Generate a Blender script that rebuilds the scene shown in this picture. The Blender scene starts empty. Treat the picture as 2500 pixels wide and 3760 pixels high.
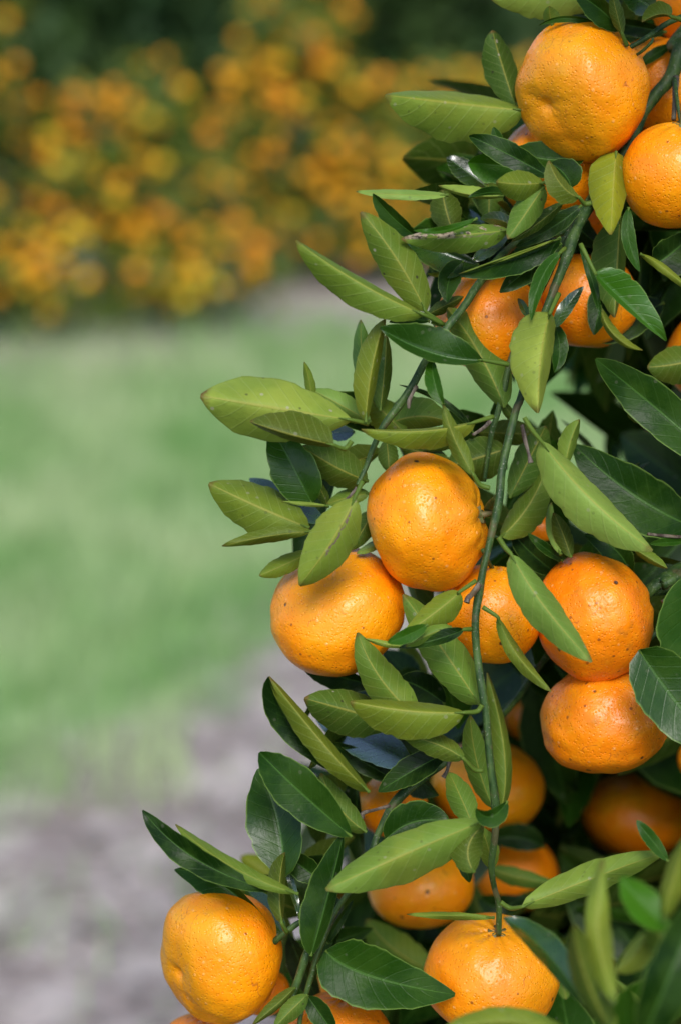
import bpy, math, random
import numpy as np
from mathutils import Vector, Matrix, noise
R = math.radians
random.seed(7)
scene = bpy.context.scene
COL = scene.collection

# ------------------------------------------------------------------ camera, sky, sun, exposure
CAM_H, PITCH, D0 = 1.5, 15.0, 1.06
PX = 0.25 / 1880.0                       # metres per photo pixel in the plane of focus
cam = bpy.data.objects.new('camera', bpy.data.cameras.new('camera')); COL.objects.link(cam)
cam.location = (0, 0, CAM_H); cam.rotation_euler = (R(90 - PITCH), 0, 0)
cam.data.sensor_fit = 'VERTICAL'; cam.data.sensor_height = 23.6; cam.data.lens = 50.04
cam.data.clip_end = 500; cam.data.clip_start = 0.02
cam.data.dof.use_dof = True; cam.data.dof.focus_distance = D0 - 0.012; cam.data.dof.aperture_fstop = 2.7
scene.camera = cam
SUN_EL, SUN_AZ = 46.0, 3.0
world = bpy.data.worlds.new('World'); scene.world = world; world.use_nodes = True
wn = world.node_tree; wn.nodes.clear()
sky = wn.nodes.new('ShaderNodeTexSky'); sky.sky_type = 'NISHITA'; sky.sun_disc = False
sky.sun_elevation = R(SUN_EL); sky.sun_rotation = R(180 - SUN_AZ); sky.air_density = 1.0; sky.dust_density = .8; sky.ozone_density = 1.0
bg = wn.nodes.new('ShaderNodeBackground'); bg.inputs[1].default_value = 0.082
wo = wn.nodes.new('ShaderNodeOutputWorld')
wn.links.new(sky.outputs[0], bg.inputs[0]); wn.links.new(bg.outputs[0], wo.inputs[0])
sl = bpy.data.lights.new('sun', 'SUN'); sl.energy = 1.4; sl.angle = R(27); sl.color = (1.0, 0.965, 0.91)
sun = bpy.data.objects.new('sun', sl); COL.objects.link(sun); sun.rotation_euler = (R(90 - SUN_EL), 0, R(SUN_AZ)); sun.location = (0, -3, 5)
scene.view_settings.view_transform = 'Standard'; scene.view_settings.look = 'None'
scene.view_settings.exposure = 1.27; scene.view_settings.gamma = 1

FW = Vector((0, math.cos(R(PITCH)), -math.sin(R(PITCH)))); RT = Vector((1, 0, 0)); UP = Vector((0, math.sin(R(PITCH)), math.cos(R(PITCH))))
CL = Vector((0, 0, CAM_H))
def P(x, y, d=0.0):                      # photo pixel (2500 x 3760) and depth behind the focal plane -> world point
    k = (D0 + d) / D0
    return CL + FW * (D0 + d) + RT * ((x - 1250) * PX * k) + UP * ((1880 - y) * PX * k)

# ------------------------------------------------------------------ helpers
def link_mesh(name, verts, faces, mat, parent=None, smooth=True, uvs=None, tone=None):
    me = bpy.data.meshes.new(name)
    verts = [tuple(v) for v in verts]
    me.from_pydata(verts, [], faces); me.materials.append(mat)
    if smooth: me.polygons.foreach_set('use_smooth', [True] * len(me.polygons))
    if uvs is not None:
        lay = me.uv_layers.new(name='UVMap')
        li = np.empty(len(me.loops), dtype=np.int32); me.loops.foreach_get('vertex_index', li)
        lay.data.foreach_set('uv', np.asarray(uvs, dtype=np.float32)[li].ravel())
    if tone is not None:
        a = me.color_attributes.new('tone', 'FLOAT_COLOR', 'POINT')
        a.data.foreach_set('color', np.asarray(tone, dtype=np.float32).ravel())
    me.update()
    o = bpy.data.objects.new(name, me); COL.objects.link(o)
    if parent: o.parent = parent
    return o
def tag(o, label=None, cat=None, group=None, kind=None):
    if label: o['label'] = label
    if cat: o['category'] = cat
    if group: o['group'] = group
    if kind: o['kind'] = kind
    return o
def empty(name, loc=(0, 0, 0)):
    o = bpy.data.objects.new(name, None); COL.objects.link(o); o.location = loc; o.empty_display_size = .05
    return o
class G:                                 # growing mesh
    def __init__(s): s.v = []; s.f = []; s.uv = []; s.t = []
    def add(s, v, f, uv=None, t=None):
        n = len(s.v); s.v += v; s.f += [tuple(i + n for i in q) for q in f]
        s.uv += uv if uv else [(0.5, 0.5)] * len(v)
        s.t += [t if t else (0, .5, 0, 0)] * len(v)
    def build(s, name, mat, parent=None, smooth=True):
        return link_mesh(name, s.v, s.f, mat, parent, smooth, s.uv, s.t)
def spline(pts, n=6):
    out = []
    m = len(pts)
    for i in range(m - 1):
        p0 = pts[max(i - 1, 0)]; p1 = pts[i]; p2 = pts[i + 1]; p3 = pts[min(i + 2, m - 1)]
        for k in range(n):
            t = k / n
            out.append(tuple(0.5 * (2 * b + (c - a) * t + (2 * a - 5 * b + 4 * c - d) * t * t + (-a + 3 * b - 3 * c + d) * t ** 3)
                             for a, b, c, d in zip(p0, p1, p2, p3)))
    out.append(tuple(pts[-1])); return out
def tube(g, pts, seg=10, n=6, wob=0.0, t=None):      # pts: (x, y, z, radius) in metres
    sp = spline(pts, n); vs = []; fs = []; uv = []
    prev = None
    for i, p in enumerate(sp):
        a = Vector(sp[max(i - 1, 0)][:3]); b = Vector(sp[min(i + 1, len(sp) - 1)][:3]); d = (b - a).normalized()
        if prev is None: prev = Vector((0, 0, 1)) if abs(d.z) < .9 else Vector((1, 0, 0))
        u = (prev - d * prev.dot(d)).normalized(); w = d.cross(u); prev = u
        for k in range(seg):
            an = 2 * math.pi * k / seg; r = p[3]
            if wob: r *= 1 + (.16 * max(0, noise.noise(Vector((p[0] * 55, p[1] * 55, p[2] * 55 + 9)))) if wob < .3 else 0)
            if wob: r *= 1 + wob * noise.noise(Vector((p[0] * 160 + k * .9, p[1] * 160, p[2] * 160))) + wob * .5 * math.cos(3 * an + i * .15)
            vs.append(tuple(Vector(p[:3]) + (u * math.cos(an) + w * math.sin(an)) * r)); uv.append((i / len(sp), k / seg))
    for i in range(len(sp) - 1):
        for k in range(seg):
            k2 = (k + 1) % seg; fs.append((i * seg + k, i * seg + k2, (i + 1) * seg + k2, (i + 1) * seg + k))
    fs.append(tuple(range(seg))[::-1]); fs.append(tuple((len(sp) - 1) * seg + k for k in range(seg)))
    g.add(vs, fs, uv, t)

# ------------------------------------------------------------------ materials
def newmat(name):
    m = bpy.data.materials.new(name); m.use_nodes = True; nt = m.node_tree; nt.nodes.clear()
    out = nt.nodes.new('ShaderNodeOutputMaterial'); return m, nt, out
class N:
    def __init__(s, nt): s.nt = nt
    def n(s, typ, ins=None, **kw):
        nd = s.nt.nodes.new(typ)
        for k, v in kw.items(): setattr(nd, k, v)
        for k, v in (ins or {}).items():
            if hasattr(v, 'bl_idname') or hasattr(v, 'is_linked'): s.nt.links.new(v, nd.inputs[k])
            else: nd.inputs[k].default_value = v
        return nd
    def m(s, op, a, b=0.0, c=0.0, clamp=False):
        return s.n('ShaderNodeMath', {0: a, 1: b, 2: c}, operation=op, use_clamp=clamp).outputs[0]
    def mix(s, f, a, b, blend='MIX'):
        nd = s.nt.nodes.new('ShaderNodeMix'); nd.data_type = 'RGBA'; nd.blend_type = blend
        for idx, v in ((0, f), (6, a), (7, b)):
            if hasattr(v, 'is_linked'): s.nt.links.new(v, nd.inputs[idx])
            else: nd.inputs[idx].default_value = v if idx == 0 else (tuple(v) + (1,) if len(v) == 3 else v)
        return nd.outputs[2]
    def ramp(s, f, lo, hi):              # smooth 0..1 between lo and hi
        return s.n('ShaderNodeMapRange', {0: f, 1: min(lo, hi), 2: max(lo, hi), 3: 0.0 if hi > lo else 1.0, 4: 1.0 if hi > lo else 0.0}, interpolation_type='SMOOTHSTEP').outputs[0]
    def noise(s, vec, scale, detail=3.0, rough=.55):
        return s.n('ShaderNodeTexNoise', {'Vector': vec, 'Scale': scale, 'Detail': detail, 'Roughness': rough}).outputs[0]
    def vor(s, vec, scale, feature='F1'):
        return s.n('ShaderNodeTexVoronoi', {'Vector': vec, 'Scale': scale}, feature=feature).outputs[0]

def leaf_material():
    m, nt, out = newmat('citrus_leaf'); q = N(nt)
    uv = q.n('ShaderNodeUVMap').outputs[0]; sx = q.n('ShaderNodeSeparateXYZ', {0: uv})
    U, V = sx.outputs[0], sx.outputs[1]
    tn = q.n('ShaderNodeSeparateColor', {0: q.n('ShaderNodeAttribute', attribute_name='tone').outputs[0]})
    yel, bri, spo = tn.outputs[0], tn.outputs[1], tn.outputs[2]
    scar = q.n('ShaderNodeAttribute', attribute_name='tone').outputs['Alpha']
    geo = q.n('ShaderNodeNewGeometry'); pos = geo.outputs['Position']; back = geo.outputs['Backfacing']
    av = q.m('ABSOLUTE', q.m('SUBTRACT', V, .5))
    rib = q.m('SUBTRACT', 1.0, q.ramp(av, .012, .035))
    vein = q.m('SINE', q.m('MULTIPLY', q.m('SUBTRACT', q.m('MULTIPLY', U, 9.0), q.m('MULTIPLY', av, 3.4)), 6.2832))
    vein = q.ramp(vein, .86, 1.0)
    edge = q.ramp(av, .462, .496)
    n1 = q.noise(pos, 55.0, 3.0); n2 = q.noise(pos, 420.0, 3.0, .6); n3 = q.noise(pos, 1500.0, 2.0)
    sky_ = q.m('LESS_THAN', yel, -.5)
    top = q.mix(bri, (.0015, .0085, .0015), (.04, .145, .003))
    top = q.mix(q.m('MULTIPLY', q.ramp(yel, .7, .75), .8), top, (.13, .19, .03))
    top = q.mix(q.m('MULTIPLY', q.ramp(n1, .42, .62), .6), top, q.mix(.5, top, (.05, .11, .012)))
    top = q.mix(q.m('MULTIPLY', rib, .45), top, (.07, .17, .025))
    top = q.mix(q.m('MULTIPLY', vein, .08), top, (.07, .15, .03))
    top = q.mix(q.m('MULTIPLY', q.ramp(n3, .60, .74), .22), top, (.06, .15, .03))
    top = q.mix(q.m('MULTIPLY', edge, .6), top, (.17, .27, .05))
    und = q.mix(q.m('MAXIMUM', yel, 0.0), (.115, .235, .032), (.33, .335, .012))
    und = q.mix(q.m('MULTIPLY', q.ramp(q.noise(pos, 26.0), .50, .66), .35), und, (.30, .29, .025))
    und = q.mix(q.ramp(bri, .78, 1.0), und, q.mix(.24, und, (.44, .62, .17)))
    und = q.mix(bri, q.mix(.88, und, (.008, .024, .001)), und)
    und = q.mix(q.m('MULTIPLY', q.ramp(n1, .38, .64), .55), und, q.mix(.5, und, (.05, .11, .010)))
    und = q.mix(q.m('MULTIPLY', q.ramp(n3, .45, .7), .16), und, (.21, .33, .06))
    und = q.mix(q.m('MULTIPLY', rib, .5), und, (.33, .30, .05))
    und = q.mix(q.m('MULTIPLY', vein, .16), und, (.30, .36, .11))
    und = q.mix(q.m('MULTIPLY', edge, .45), und, (.13, .17, .03))
    col = q.mix(back, top, und)
    # specks and mine scars
    vd = q.vor(pos, 170.0); big = q.noise(pos, 90.0)
    sp = q.m('MULTIPLY', q.m('SUBTRACT', 1.0, q.ramp(vd, .10, .17)), q.ramp(big, .44, .52))
    col = q.mix(q.m('MULTIPLY', sp, spo), col, (.035, .028, .015))
    vd2 = q.vor(pos, 95.0); sp2 = q.m('MULTIPLY', q.m('SUBTRACT', 1.0, q.ramp(vd2, .07, .11)), spo)
    col = q.mix(q.m('MULTIPLY', sp2, .8), col, (.42, .37, .30))
    wv = q.m('ADD', V, q.m('MULTIPLY', q.m('SUBTRACT', q.noise(pos, 330.0), .5), .20))
    sc = q.m('SUBTRACT', 1.0, q.ramp(q.m('ABSOLUTE', q.m('SUBTRACT', wv, .56)), .012, .028))
    sc = q.m('MULTIPLY', sc, q.m('MULTIPLY', q.ramp(U, .1, .16), q.m('SUBTRACT', 1.0, q.ramp(U, .62, .68))))
    sc = q.m('MULTIPLY', q.m('MULTIPLY', sc, q.ramp(q.noise(pos, 800.0), .36, .46)), scar)
    col = q.mix(sc, col, (.16, .10, .085))
    pm = q.m('MULTIPLY', q.m('MULTIPLY', q.ramp(q.m('ADD', q.noise(pos, 140.0), q.m('MULTIPLY', U, .30)), .66, .70), q.ramp(V, .62, .50)), q.m('MULTIPLY', q.m('GREATER_THAN', scar, .4), q.m('LESS_THAN', scar, .7)))
    col = q.mix(pm, col, q.mix(q.ramp(q.noise(pos, 500.0), .45, .6), (.42, .33, .22), (.07, .05, .03)))
    tipb = q.m('MULTIPLY', q.m('MULTIPLY', q.ramp(q.m('ADD', U, q.m('MULTIPLY', q.noise(pos, 200.0), .12)), .99, 1.05), q.m('MINIMUM', q.m('MULTIPLY', spo, 2.2), 1.0)), back)
    col = q.mix(tipb, col, (.13, .085, .02))
    shn = q.m('MULTIPLY', q.m('MULTIPLY', q.m('GREATER_THAN', yel, .45), q.m('LESS_THAN', yel, .55)), q.m('SUBTRACT', 1.0, back))
    rough = q.m('SUBTRACT', q.m('ADD', q.m('MULTIPLY', back, .16), q.m('ADD', .30, q.m('MULTIPLY', n2, .14))), q.m('MULTIPLY', sky_, .08))
    hgt = q.m('ADD', q.m('MULTIPLY', rib, -.4), q.m('ADD', q.m('MULTIPLY', vein, -.22), q.m('ADD', q.m('MULTIPLY', n2, .55), q.m('MULTIPLY', n1, 1.1))))
    bmp = q.n('ShaderNodeBump', {'Height': hgt, 'Strength': .5, 'Distance': .0007}).outputs[0]
    pb = q.n('ShaderNodeBsdfPrincipled', {'Base Color': col, 'Roughness': rough, 'Normal': bmp, 'Specular IOR Level': q.m('ADD', q.m('ADD', q.m('ADD', .15, q.m('MULTIPLY', shn, .22)), q.m('MULTIPLY', back, .08)), q.m('MULTIPLY', sky_, .8)), 'Coat Weight': q.m('MULTIPLY', sky_, 1.0), 'Coat Roughness': .2})
    tcol = q.mix(.22, col, (.16, .32, .02))
    tr = q.n('ShaderNodeBsdfTranslucent', {'Color': tcol, 'Normal': bmp})
    mx = q.n('ShaderNodeMixShader', {0: .16, 1: pb.outputs[0], 2: tr.outputs[0]})
    nt.links.new(mx.outputs[0], out.inputs[0]); return m

def bark_material(name, base, streak, sc=1.0):
    m, nt, out = newmat(name); q = N(nt)
    pos = q.n('ShaderNodeNewGeometry').outputs['Position']
    mp = q.n('ShaderNodeMapping', {0: pos, 3: (1, 1, .35)}).outputs[0]
    n1 = q.noise(mp, 180.0 * sc, 4.0, .6); n2 = q.noise(pos, 900.0 * sc, 2.0)
    c = q.mix(q.ramp(n1, .35, .68), base, streak)
    c = q.mix(q.m('MULTIPLY', q.ramp(n2, .62, .72), .5), c, (.3, .3, .22))
    c = q.mix(q.m('MULTIPLY', q.ramp(q.noise(pos, 75.0, 4.0), .56, .66), .7), c, (.10, .075, .035))
    b = q.n('ShaderNodeBump', {'Height': q.m('ADD', n1, q.m('MULTIPLY', n2, .4)), 'Strength': .6, 'Distance': .0008 / sc}).outputs[0]
    pb = q.n('ShaderNodeBsdfPrincipled', {'Base Color': c, 'Roughness': .5, 'Normal': b, 'Specular IOR Level': .28})
    nt.links.new(pb.outputs[0], out.inputs[0]); return m

def peel_material(name, spots=.35, red=0.0, green=.3, dirt=0.0):
    m, nt, out = newmat(name); q = N(nt)
    obj = q.n('ShaderNodeTexCoord').outputs['Object']
    sp = q.n('ShaderNodeSeparateXYZ', {0: obj})
    n0 = q.noise(obj, 38.0, 2.0); n1 = q.noise(obj, 160.0, 3.0); nb = q.noise(obj, 420.0, 2.0)
    c = q.mix(q.ramp(n0, .3, .7), (.93, .248, .001), (.98, .33, .001))
    c = q.mix(red, c, (.82, .15, .002))
    c = q.mix(q.m('MULTIPLY', q.ramp(n1, .5, .72), .25), c, (.98, .38, .01))
    # greener round the stalk end (+Z)
    gz = q.m('MULTIPLY', q.ramp(sp.outputs[2], .010, .029), green)
    c = q.mix(gz, c, (.42, .27, .012))
    dist = q.n('ShaderNodeVectorMath', {0: obj, 1: (0.35, 0.35, 0.35)}, operation='MULTIPLY').outputs[0]
    v1 = q.n('ShaderNodeTexVoronoi', {'Vector': obj, 'Scale': 580.0, 'Randomness': .9})
    v2 = q.n('ShaderNodeTexVoronoi', {'Vector': obj, 'Scale': 190.0, 'Randomness': 1.0})
    v3 = q.n('ShaderNodeTexVoronoi', {'Vector': obj, 'Scale': 85.0, 'Randomness': 1.0})
    pore = q.m('SUBTRACT', 1.0, q.ramp(v1.outputs[0], .08, .38))
    c = q.mix(q.m('MULTIPLY', pore, .13), c, (.78, .16, .002))
    # pale raised glands, some brown pits
    rnd = q.n('ShaderNodeSeparateColor', {0: v2.outputs[1]}).outputs[0]
    gl = q.m('SUBTRACT', 1.0, q.ramp(v2.outputs[0], .10, .20))
    pale = q.m('MULTIPLY', gl, q.m('GREATER_THAN', rnd, .52)); dark = q.m('MULTIPLY', gl, q.m('LESS_THAN', rnd, spots * .30))
    c = q.mix(q.m('MULTIPLY', pale, .5), c, (1.0, .47, .14))
    c = q.mix(q.m('MULTIPLY', dark, .75), c, (.22, .055, .01))
    rnd3 = q.n('ShaderNodeSeparateColor', {0: v3.outputs[1]}).outputs[1]
    bl = q.m('MULTIPLY', q.m('SUBTRACT', 1.0, q.ramp(v3.outputs[0], .07, .14)), q.m('LESS_THAN', rnd3, spots * .35))
    c = q.mix(bl, c, (.09, .035, .012))
    # scratches
    wv = q.n('ShaderNodeTexNoise', {'Vector': q.n('ShaderNodeMapping', {0: obj, 3: (1, .25, .6)}).outputs[0], 'Scale': 60.0, 'Detail': 3.0}).outputs[0]
    scr = q.m('MULTIPLY', q.m('SUBTRACT', 1.0, q.ramp(q.m('ABSOLUTE', q.m('SUBTRACT', wv, .5)), .001, .006)), q.ramp(q.noise(obj, 45.0), .56, .62))
    c = q.mix(q.m('MULTIPLY', scr, .65), c, (.45, .10, .012))
    c = q.mix(q.m('MULTIPLY', q.ramp(q.noise(obj, 30.0, 3.0), .56, .72), .35), c, (.62, .36, .01))
    dm = q.m('MULTIPLY', q.ramp(q.noise(obj, 70.0, 4.0), .55, .75), dirt)
    c = q.mix(dm, c, (.25, .10, .02))
    h = q.m('ADD', q.m('MULTIPLY', pore, -.75), q.m('ADD', q.m('MULTIPLY', n1, 1.5), q.m('ADD', q.m('MULTIPLY', nb, .9), q.m('ADD', q.m('MULTIPLY', gl, .35), q.m('MULTIPLY', bl, -.8)))))
    bmp = q.n('ShaderNodeBump', {'Height': h, 'Strength': .55, 'Distance': .0006}).outputs[0]
    pb = q.n('ShaderNodeBsdfPrincipled', {'Base Color': c, 'Roughness': .34, 'Normal': bmp, 'Specular IOR Level': .42,
             'Subsurface Weight': .12, 'Subsurface Radius': (1.0, .35, .05), 'Subsurface Scale': .004})
    nt.links.new(pb.outputs[0], out.inputs[0]); return m

def simple_mat(name, c1, c2, scale, rough=.6, spec=.3, trans=0.0):
    m, nt, out = newmat(name); q = N(nt)
    pos = q.n('ShaderNodeNewGeometry').outputs['Position']
    c = q.mix(q.ramp(q.noise(pos, scale, 3.0), .35, .65), c1, c2)
    pb = q.n('ShaderNodeBsdfPrincipled', {'Base Color': c, 'Roughness': rough, 'Specular IOR Level': spec})
    if trans:
        tr = q.n('ShaderNodeBsdfTranslucent', {'Color': c})
        mx = q.n('ShaderNodeMixShader', {0: trans, 1: pb.outputs[0], 2: tr.outputs[0]}); nt.links.new(mx.outputs[0], out.inputs[0])
    else: nt.links.new(pb.outputs[0], out.inputs[0])
    return m

M_LEAF = leaf_material()
M_GREENBARK = bark_material('green_bark', (.016, .045, .010), (.06, .11, .022))
M_GREYBARK = bark_material('grey_bark', (.05, .045, .035), (.14, .13, .10), .5)
M_DEAD = bark_material('dead_twig', (.045, .03, .022), (.20, .16, .12))
M_PEEL = [peel_material('peel_smooth', .35, 0.0, .4, .16), peel_material('peel_speckled', 1.7, .45, .25, .5), peel_material('peel_reddish', .4, .3, .25, .15)]
M_CALYX = simple_mat('calyx_green', (.10, .12, .03), (.18, .14, .06), 500)
M_FARLEAF = simple_mat('far_citrus_leaf', (.045, .105, .014), (.23, .25, .02), 6, .5, .4, .2)
M_FARFRUIT = [simple_mat('far_peel_orange', (.80, .29, .01), (.85, .38, .01), 3), simple_mat('far_peel_gold', (.75, .45, .015), (.65, .48, .03), 3),
              simple_mat('far_peel_deep', (.80, .24, .01), (.82, .30, .015), 3)]
M_WOODLEAF = simple_mat('woodland_leaf', (.012, .04, .010), (.05, .095, .022), 1.3, .6, .25, .12)
M_FARBARK = simple_mat('far_bark', (.06, .05, .04), (.13, .11, .09), 12, .9)
M_GRASS = simple_mat('grass_blade', (.20, .38, .11), (.48, .57, .30), 1.8, .6, .3, .25)
M_DRY = simple_mat('dry_litter', (.18, .15, .13), (.42, .36, .31), 20, .9)

# ------------------------------------------------------------------ ground
def ground_material():
    m, nt, out = newmat('orchard_ground'); q = N(nt)
    pos = q.n('ShaderNodeNewGeometry').outputs['Position']; s = q.n('ShaderNodeSeparateXYZ', {0: pos})
    X, Y = s.outputs[0], s.outputs[1]
    nbig = q.noise(pos, 1.6, 4.0, .6); nmid = q.noise(pos, 7.0, 4.0, .6); nf = q.noise(pos, 40.0, 4.0, .7)
    line = q.m('MINIMUM', q.m('ADD', q.m('MULTIPLY', X, 2.2), 5.05), 5.5)
    dd = q.m('ADD', q.m('SUBTRACT', Y, line), q.m('MULTIPLY', q.m('SUBTRACT', nbig, .5), 2.2))
    g = q.ramp(dd, -.35, .5)
    far = q.m('SUBTRACT', 1.0, q.ramp(q.m('ADD', q.m('SUBTRACT', Y, q.m('MULTIPLY', X, .5)), q.m('MULTIPLY', q.m('SUBTRACT', nbig, .5), 1.2)), 7.3, 8.3))
    g = q.m('MULTIPLY', g, far)
    soil = q.mix(q.ramp(nmid, .38, .64), (.26, .20, .18), (.53, .445, .40))
    soil = q.mix(q.m('MULTIPLY', q.ramp(nf, .45, .65), .5), soil, (.42, .39, .37))
    soil = q.mix(q.m('MULTIPLY', q.ramp(q.noise(pos, 3.1), .54, .66), .4), soil, (.12, .16, .07))
    gr = q.mix(q.ramp(nmid, .3, .7), (.21, .38, .12), (.38, .50, .23))
    c = q.mix(g, soil, gr)
    c = q.mix(q.ramp(Y, 2.4, 1.6), c, (.045, .065, .025))  # ground nearest the camera, out of view: colour darkened to cut bounced light
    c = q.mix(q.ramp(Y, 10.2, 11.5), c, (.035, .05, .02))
    b = q.n('ShaderNodeBump', {'Height': nf, 'Strength': .6, 'Distance': .02}).outputs[0]
    pb = q.n('ShaderNodeBsdfPrincipled', {'Base Color': c, 'Roughness': .9, 'Normal': b})
    nt.links.new(pb.outputs[0], out.inputs[0]); return m
def build_ground():
    xs = [-150, -40, -12] + [-6 + i * .25 for i in range(49)] + [12, 40, 150]
    ys = [-150, -40, -10] + [-2 + i * .25 for i in range(73)] + [25, 60, 200]
    vs = []; fs = []
    for y in ys:
        for x in xs:
            z = .03 * noise.noise(Vector((x * .7, y * .7, 0))) - .03
            vs.append((x, y, z))
    w = len(xs)
    for j in range(len(ys) - 1):
        for i in range(w - 1): fs.append((j * w + i, j * w + i + 1, (j + 1) * w + i + 1, (j + 1) * w + i))
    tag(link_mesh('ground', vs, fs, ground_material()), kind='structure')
build_ground()
def gz(x, y): return .03 * noise.noise(Vector((x * .7, y * .7, 0))) - .03

def build_grass():
    rs = np.random.RandomState(3); vs = []; fs = []
    n = 0
    while n < 36000:
        x = rs.uniform(-4.5, 4.5); y = rs.uniform(2.6, 8.9)
        if abs(x) > .42 * y + .5 or (abs(x) > .2 * y + .3 and rs.rand() > .45): continue
        line = min(2.2 * x + 5.05, 5.5) + (noise.noise(Vector((x * 1.6, y * 1.6, 3))) * 1.3)
        if y < line and rs.rand() > .05: continue
        if y - .5 * x > 8.2 and rs.rand() > .15: continue
        z = gz(x, y); h = rs.uniform(.04, .13) * (1.25 if y > line + .5 else .8); a = rs.uniform(0, 6.283); w = rs.uniform(.002, .004)
        lx, ly = rs.normal(0, .35, 2) * h
        dx, dy = math.cos(a) * w, math.sin(a) * w; k = len(vs)
        vs += [(x - dx, y - dy, z), (x + dx, y + dy, z), (x + lx * .4 + dx * .7, y + ly * .4 + dy * .7, z + h * .6), (x + lx * .4 - dx * .7, y + ly * .4 - dy * .7, z + h * .6), (x + lx, y + ly, z + h)]
        fs += [(k, k + 1, k + 2, k + 3), (k + 3, k + 2, k + 4)]; n += 1
    tag(link_mesh('grass', vs, fs, M_GRASS, smooth=False), 'soft green grass growing in a band between the orchard rows', 'grass', kind='stuff')
    vs = []; fs = []
    for _ in range(5200):                # dry leaves, straw and pebbles on the bare track
        y = rs.uniform(2.2, 5.6); x = rs.uniform(-.25 * y - .3, .25 * y + .3)
        if y > min(2.2 * x + 5.05, 5.5) + .4 and rs.rand() > .1: continue
        z = gz(x, y) + .004; r = rs.uniform(.006, .022); a = rs.uniform(0, 6.28); t = rs.uniform(-.5, .5); k = len(vs); e = rs.uniform(.15, .8)
        for cx, cy in ((-1, 0), (0, -e), (1, 0), (0, e)):
            px = cx * math.cos(a) - cy * math.sin(a); py = cx * math.sin(a) + cy * math.cos(a)
            vs.append((x + px * r, y + py * r, z + r * .4 + px * r * t))
        vs.append((x, y, z)); fs += [(k, k + 1, k + 2, k + 3), (k, k + 1, k + 4), (k + 1, k + 2, k + 4), (k + 2, k + 3, k + 4), (k + 3, k, k + 4)]
    tag(link_mesh('leaf_litter', vs, fs, M_DRY, smooth=False), 'dry straw and leaf litter lying on the grey track', 'leaf litter', kind='stuff')
build_grass()

# ------------------------------------------------------------------ far trees
def leaf_cloud(rs, blobs, n, size, flat=.35):
    """many small folded leaves through the volume of ellipsoid lobes"""
    vs = []; fs = []; w = np.array([b[3] * b[4] * b[5] for b in blobs]) ** .67; w /= w.sum()
    for _ in range(n):
        b = blobs[rs.choice(len(blobs), p=w)]; d = rs.normal(size=3); d /= np.linalg.norm(d); rr = rs.uniform(.25, 1.0) ** .45
        if noise.noise(Vector((d[0] * 2.3 + b[0], d[1] * 2.3 + b[1], d[2] * 2.3 + b[2]))) < -.12 and rr > .75: continue
        c = np.array(b[:3]) + d * rr * np.array(b[3:6])
        if c[2] < .05: continue
        ax = rs.normal(size=3); ax[2] -= .4; ax /= np.linalg.norm(ax); s2 = np.cross(ax, rs.normal(size=3)); s2 /= np.linalg.norm(s2); nn = np.cross(ax, s2)
        L = size * rs.uniform(.7, 1.3); W = L * flat * .5; k = len(vs)
        vs += [tuple(c), tuple(c + ax * L * .45 + s2 * W + nn * W * .3), tuple(c + ax * L), tuple(c + ax * L * .45 - s2 * W + nn * W * .3)]
        fs += [(k, k + 1, k + 2), (k, k + 2, k + 3)]
    return vs, fs
def trunk_mesh(g, base, h, r, blobs, rs):
    x, y, z = base
    tube(g, [(x, y, z - .05, r * 1.3), (x + .02, y, z + h * .4, r), (x, y + .01, z + h, r * .6)], 8, 4)
    for b in blobs:
        tube(g, [(x, y, z + h * .45, r * .6), ((x + b[0]) / 2, (y + b[1]) / 2, (z + h * .45 + b[2]) / 2 + .05, r * .4), (b[0], b[1], b[2], r * .15)], 6, 3)

FRUIT_SPH = {}
def ball(rad, seg=14, rings=9, squash=.84):
    vs = [(0, 0, rad * squash)]; fs = []
    for j in range(1, rings):
        t = math.pi * j / rings
        for i in range(seg):
            p = 2 * math.pi * i / seg; vs.append((rad * math.sin(t) * math.cos(p), rad * math.sin(t) * math.sin(p), rad * squash * math.cos(t)))
    vs.append((0, 0, -rad * squash)); L = len(vs) - 1
    for i in range(seg): fs.append((0, 1 + i, 1 + (i + 1) % seg)); fs.append((L, L - seg + (i + 1) % seg, L - seg + i))
    for j in range(rings - 2):
        for i in range(seg):
            a = 1 + j * seg; b = a + seg; fs.append((a + i, b + i, b + (i + 1) % seg, a + (i + 1) % seg))
    return vs, fs
far_proto = []
for k, mt in enumerate(M_FARFRUIT):
    vs, fs = ball(.035); me = bpy.data.meshes.new('far_fruit'); me.from_pydata(vs, [], fs); me.materials.append(mt)
    me.polygons.foreach_set('use_smooth', [True] * len(me.polygons)); far_proto.append(me)

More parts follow.
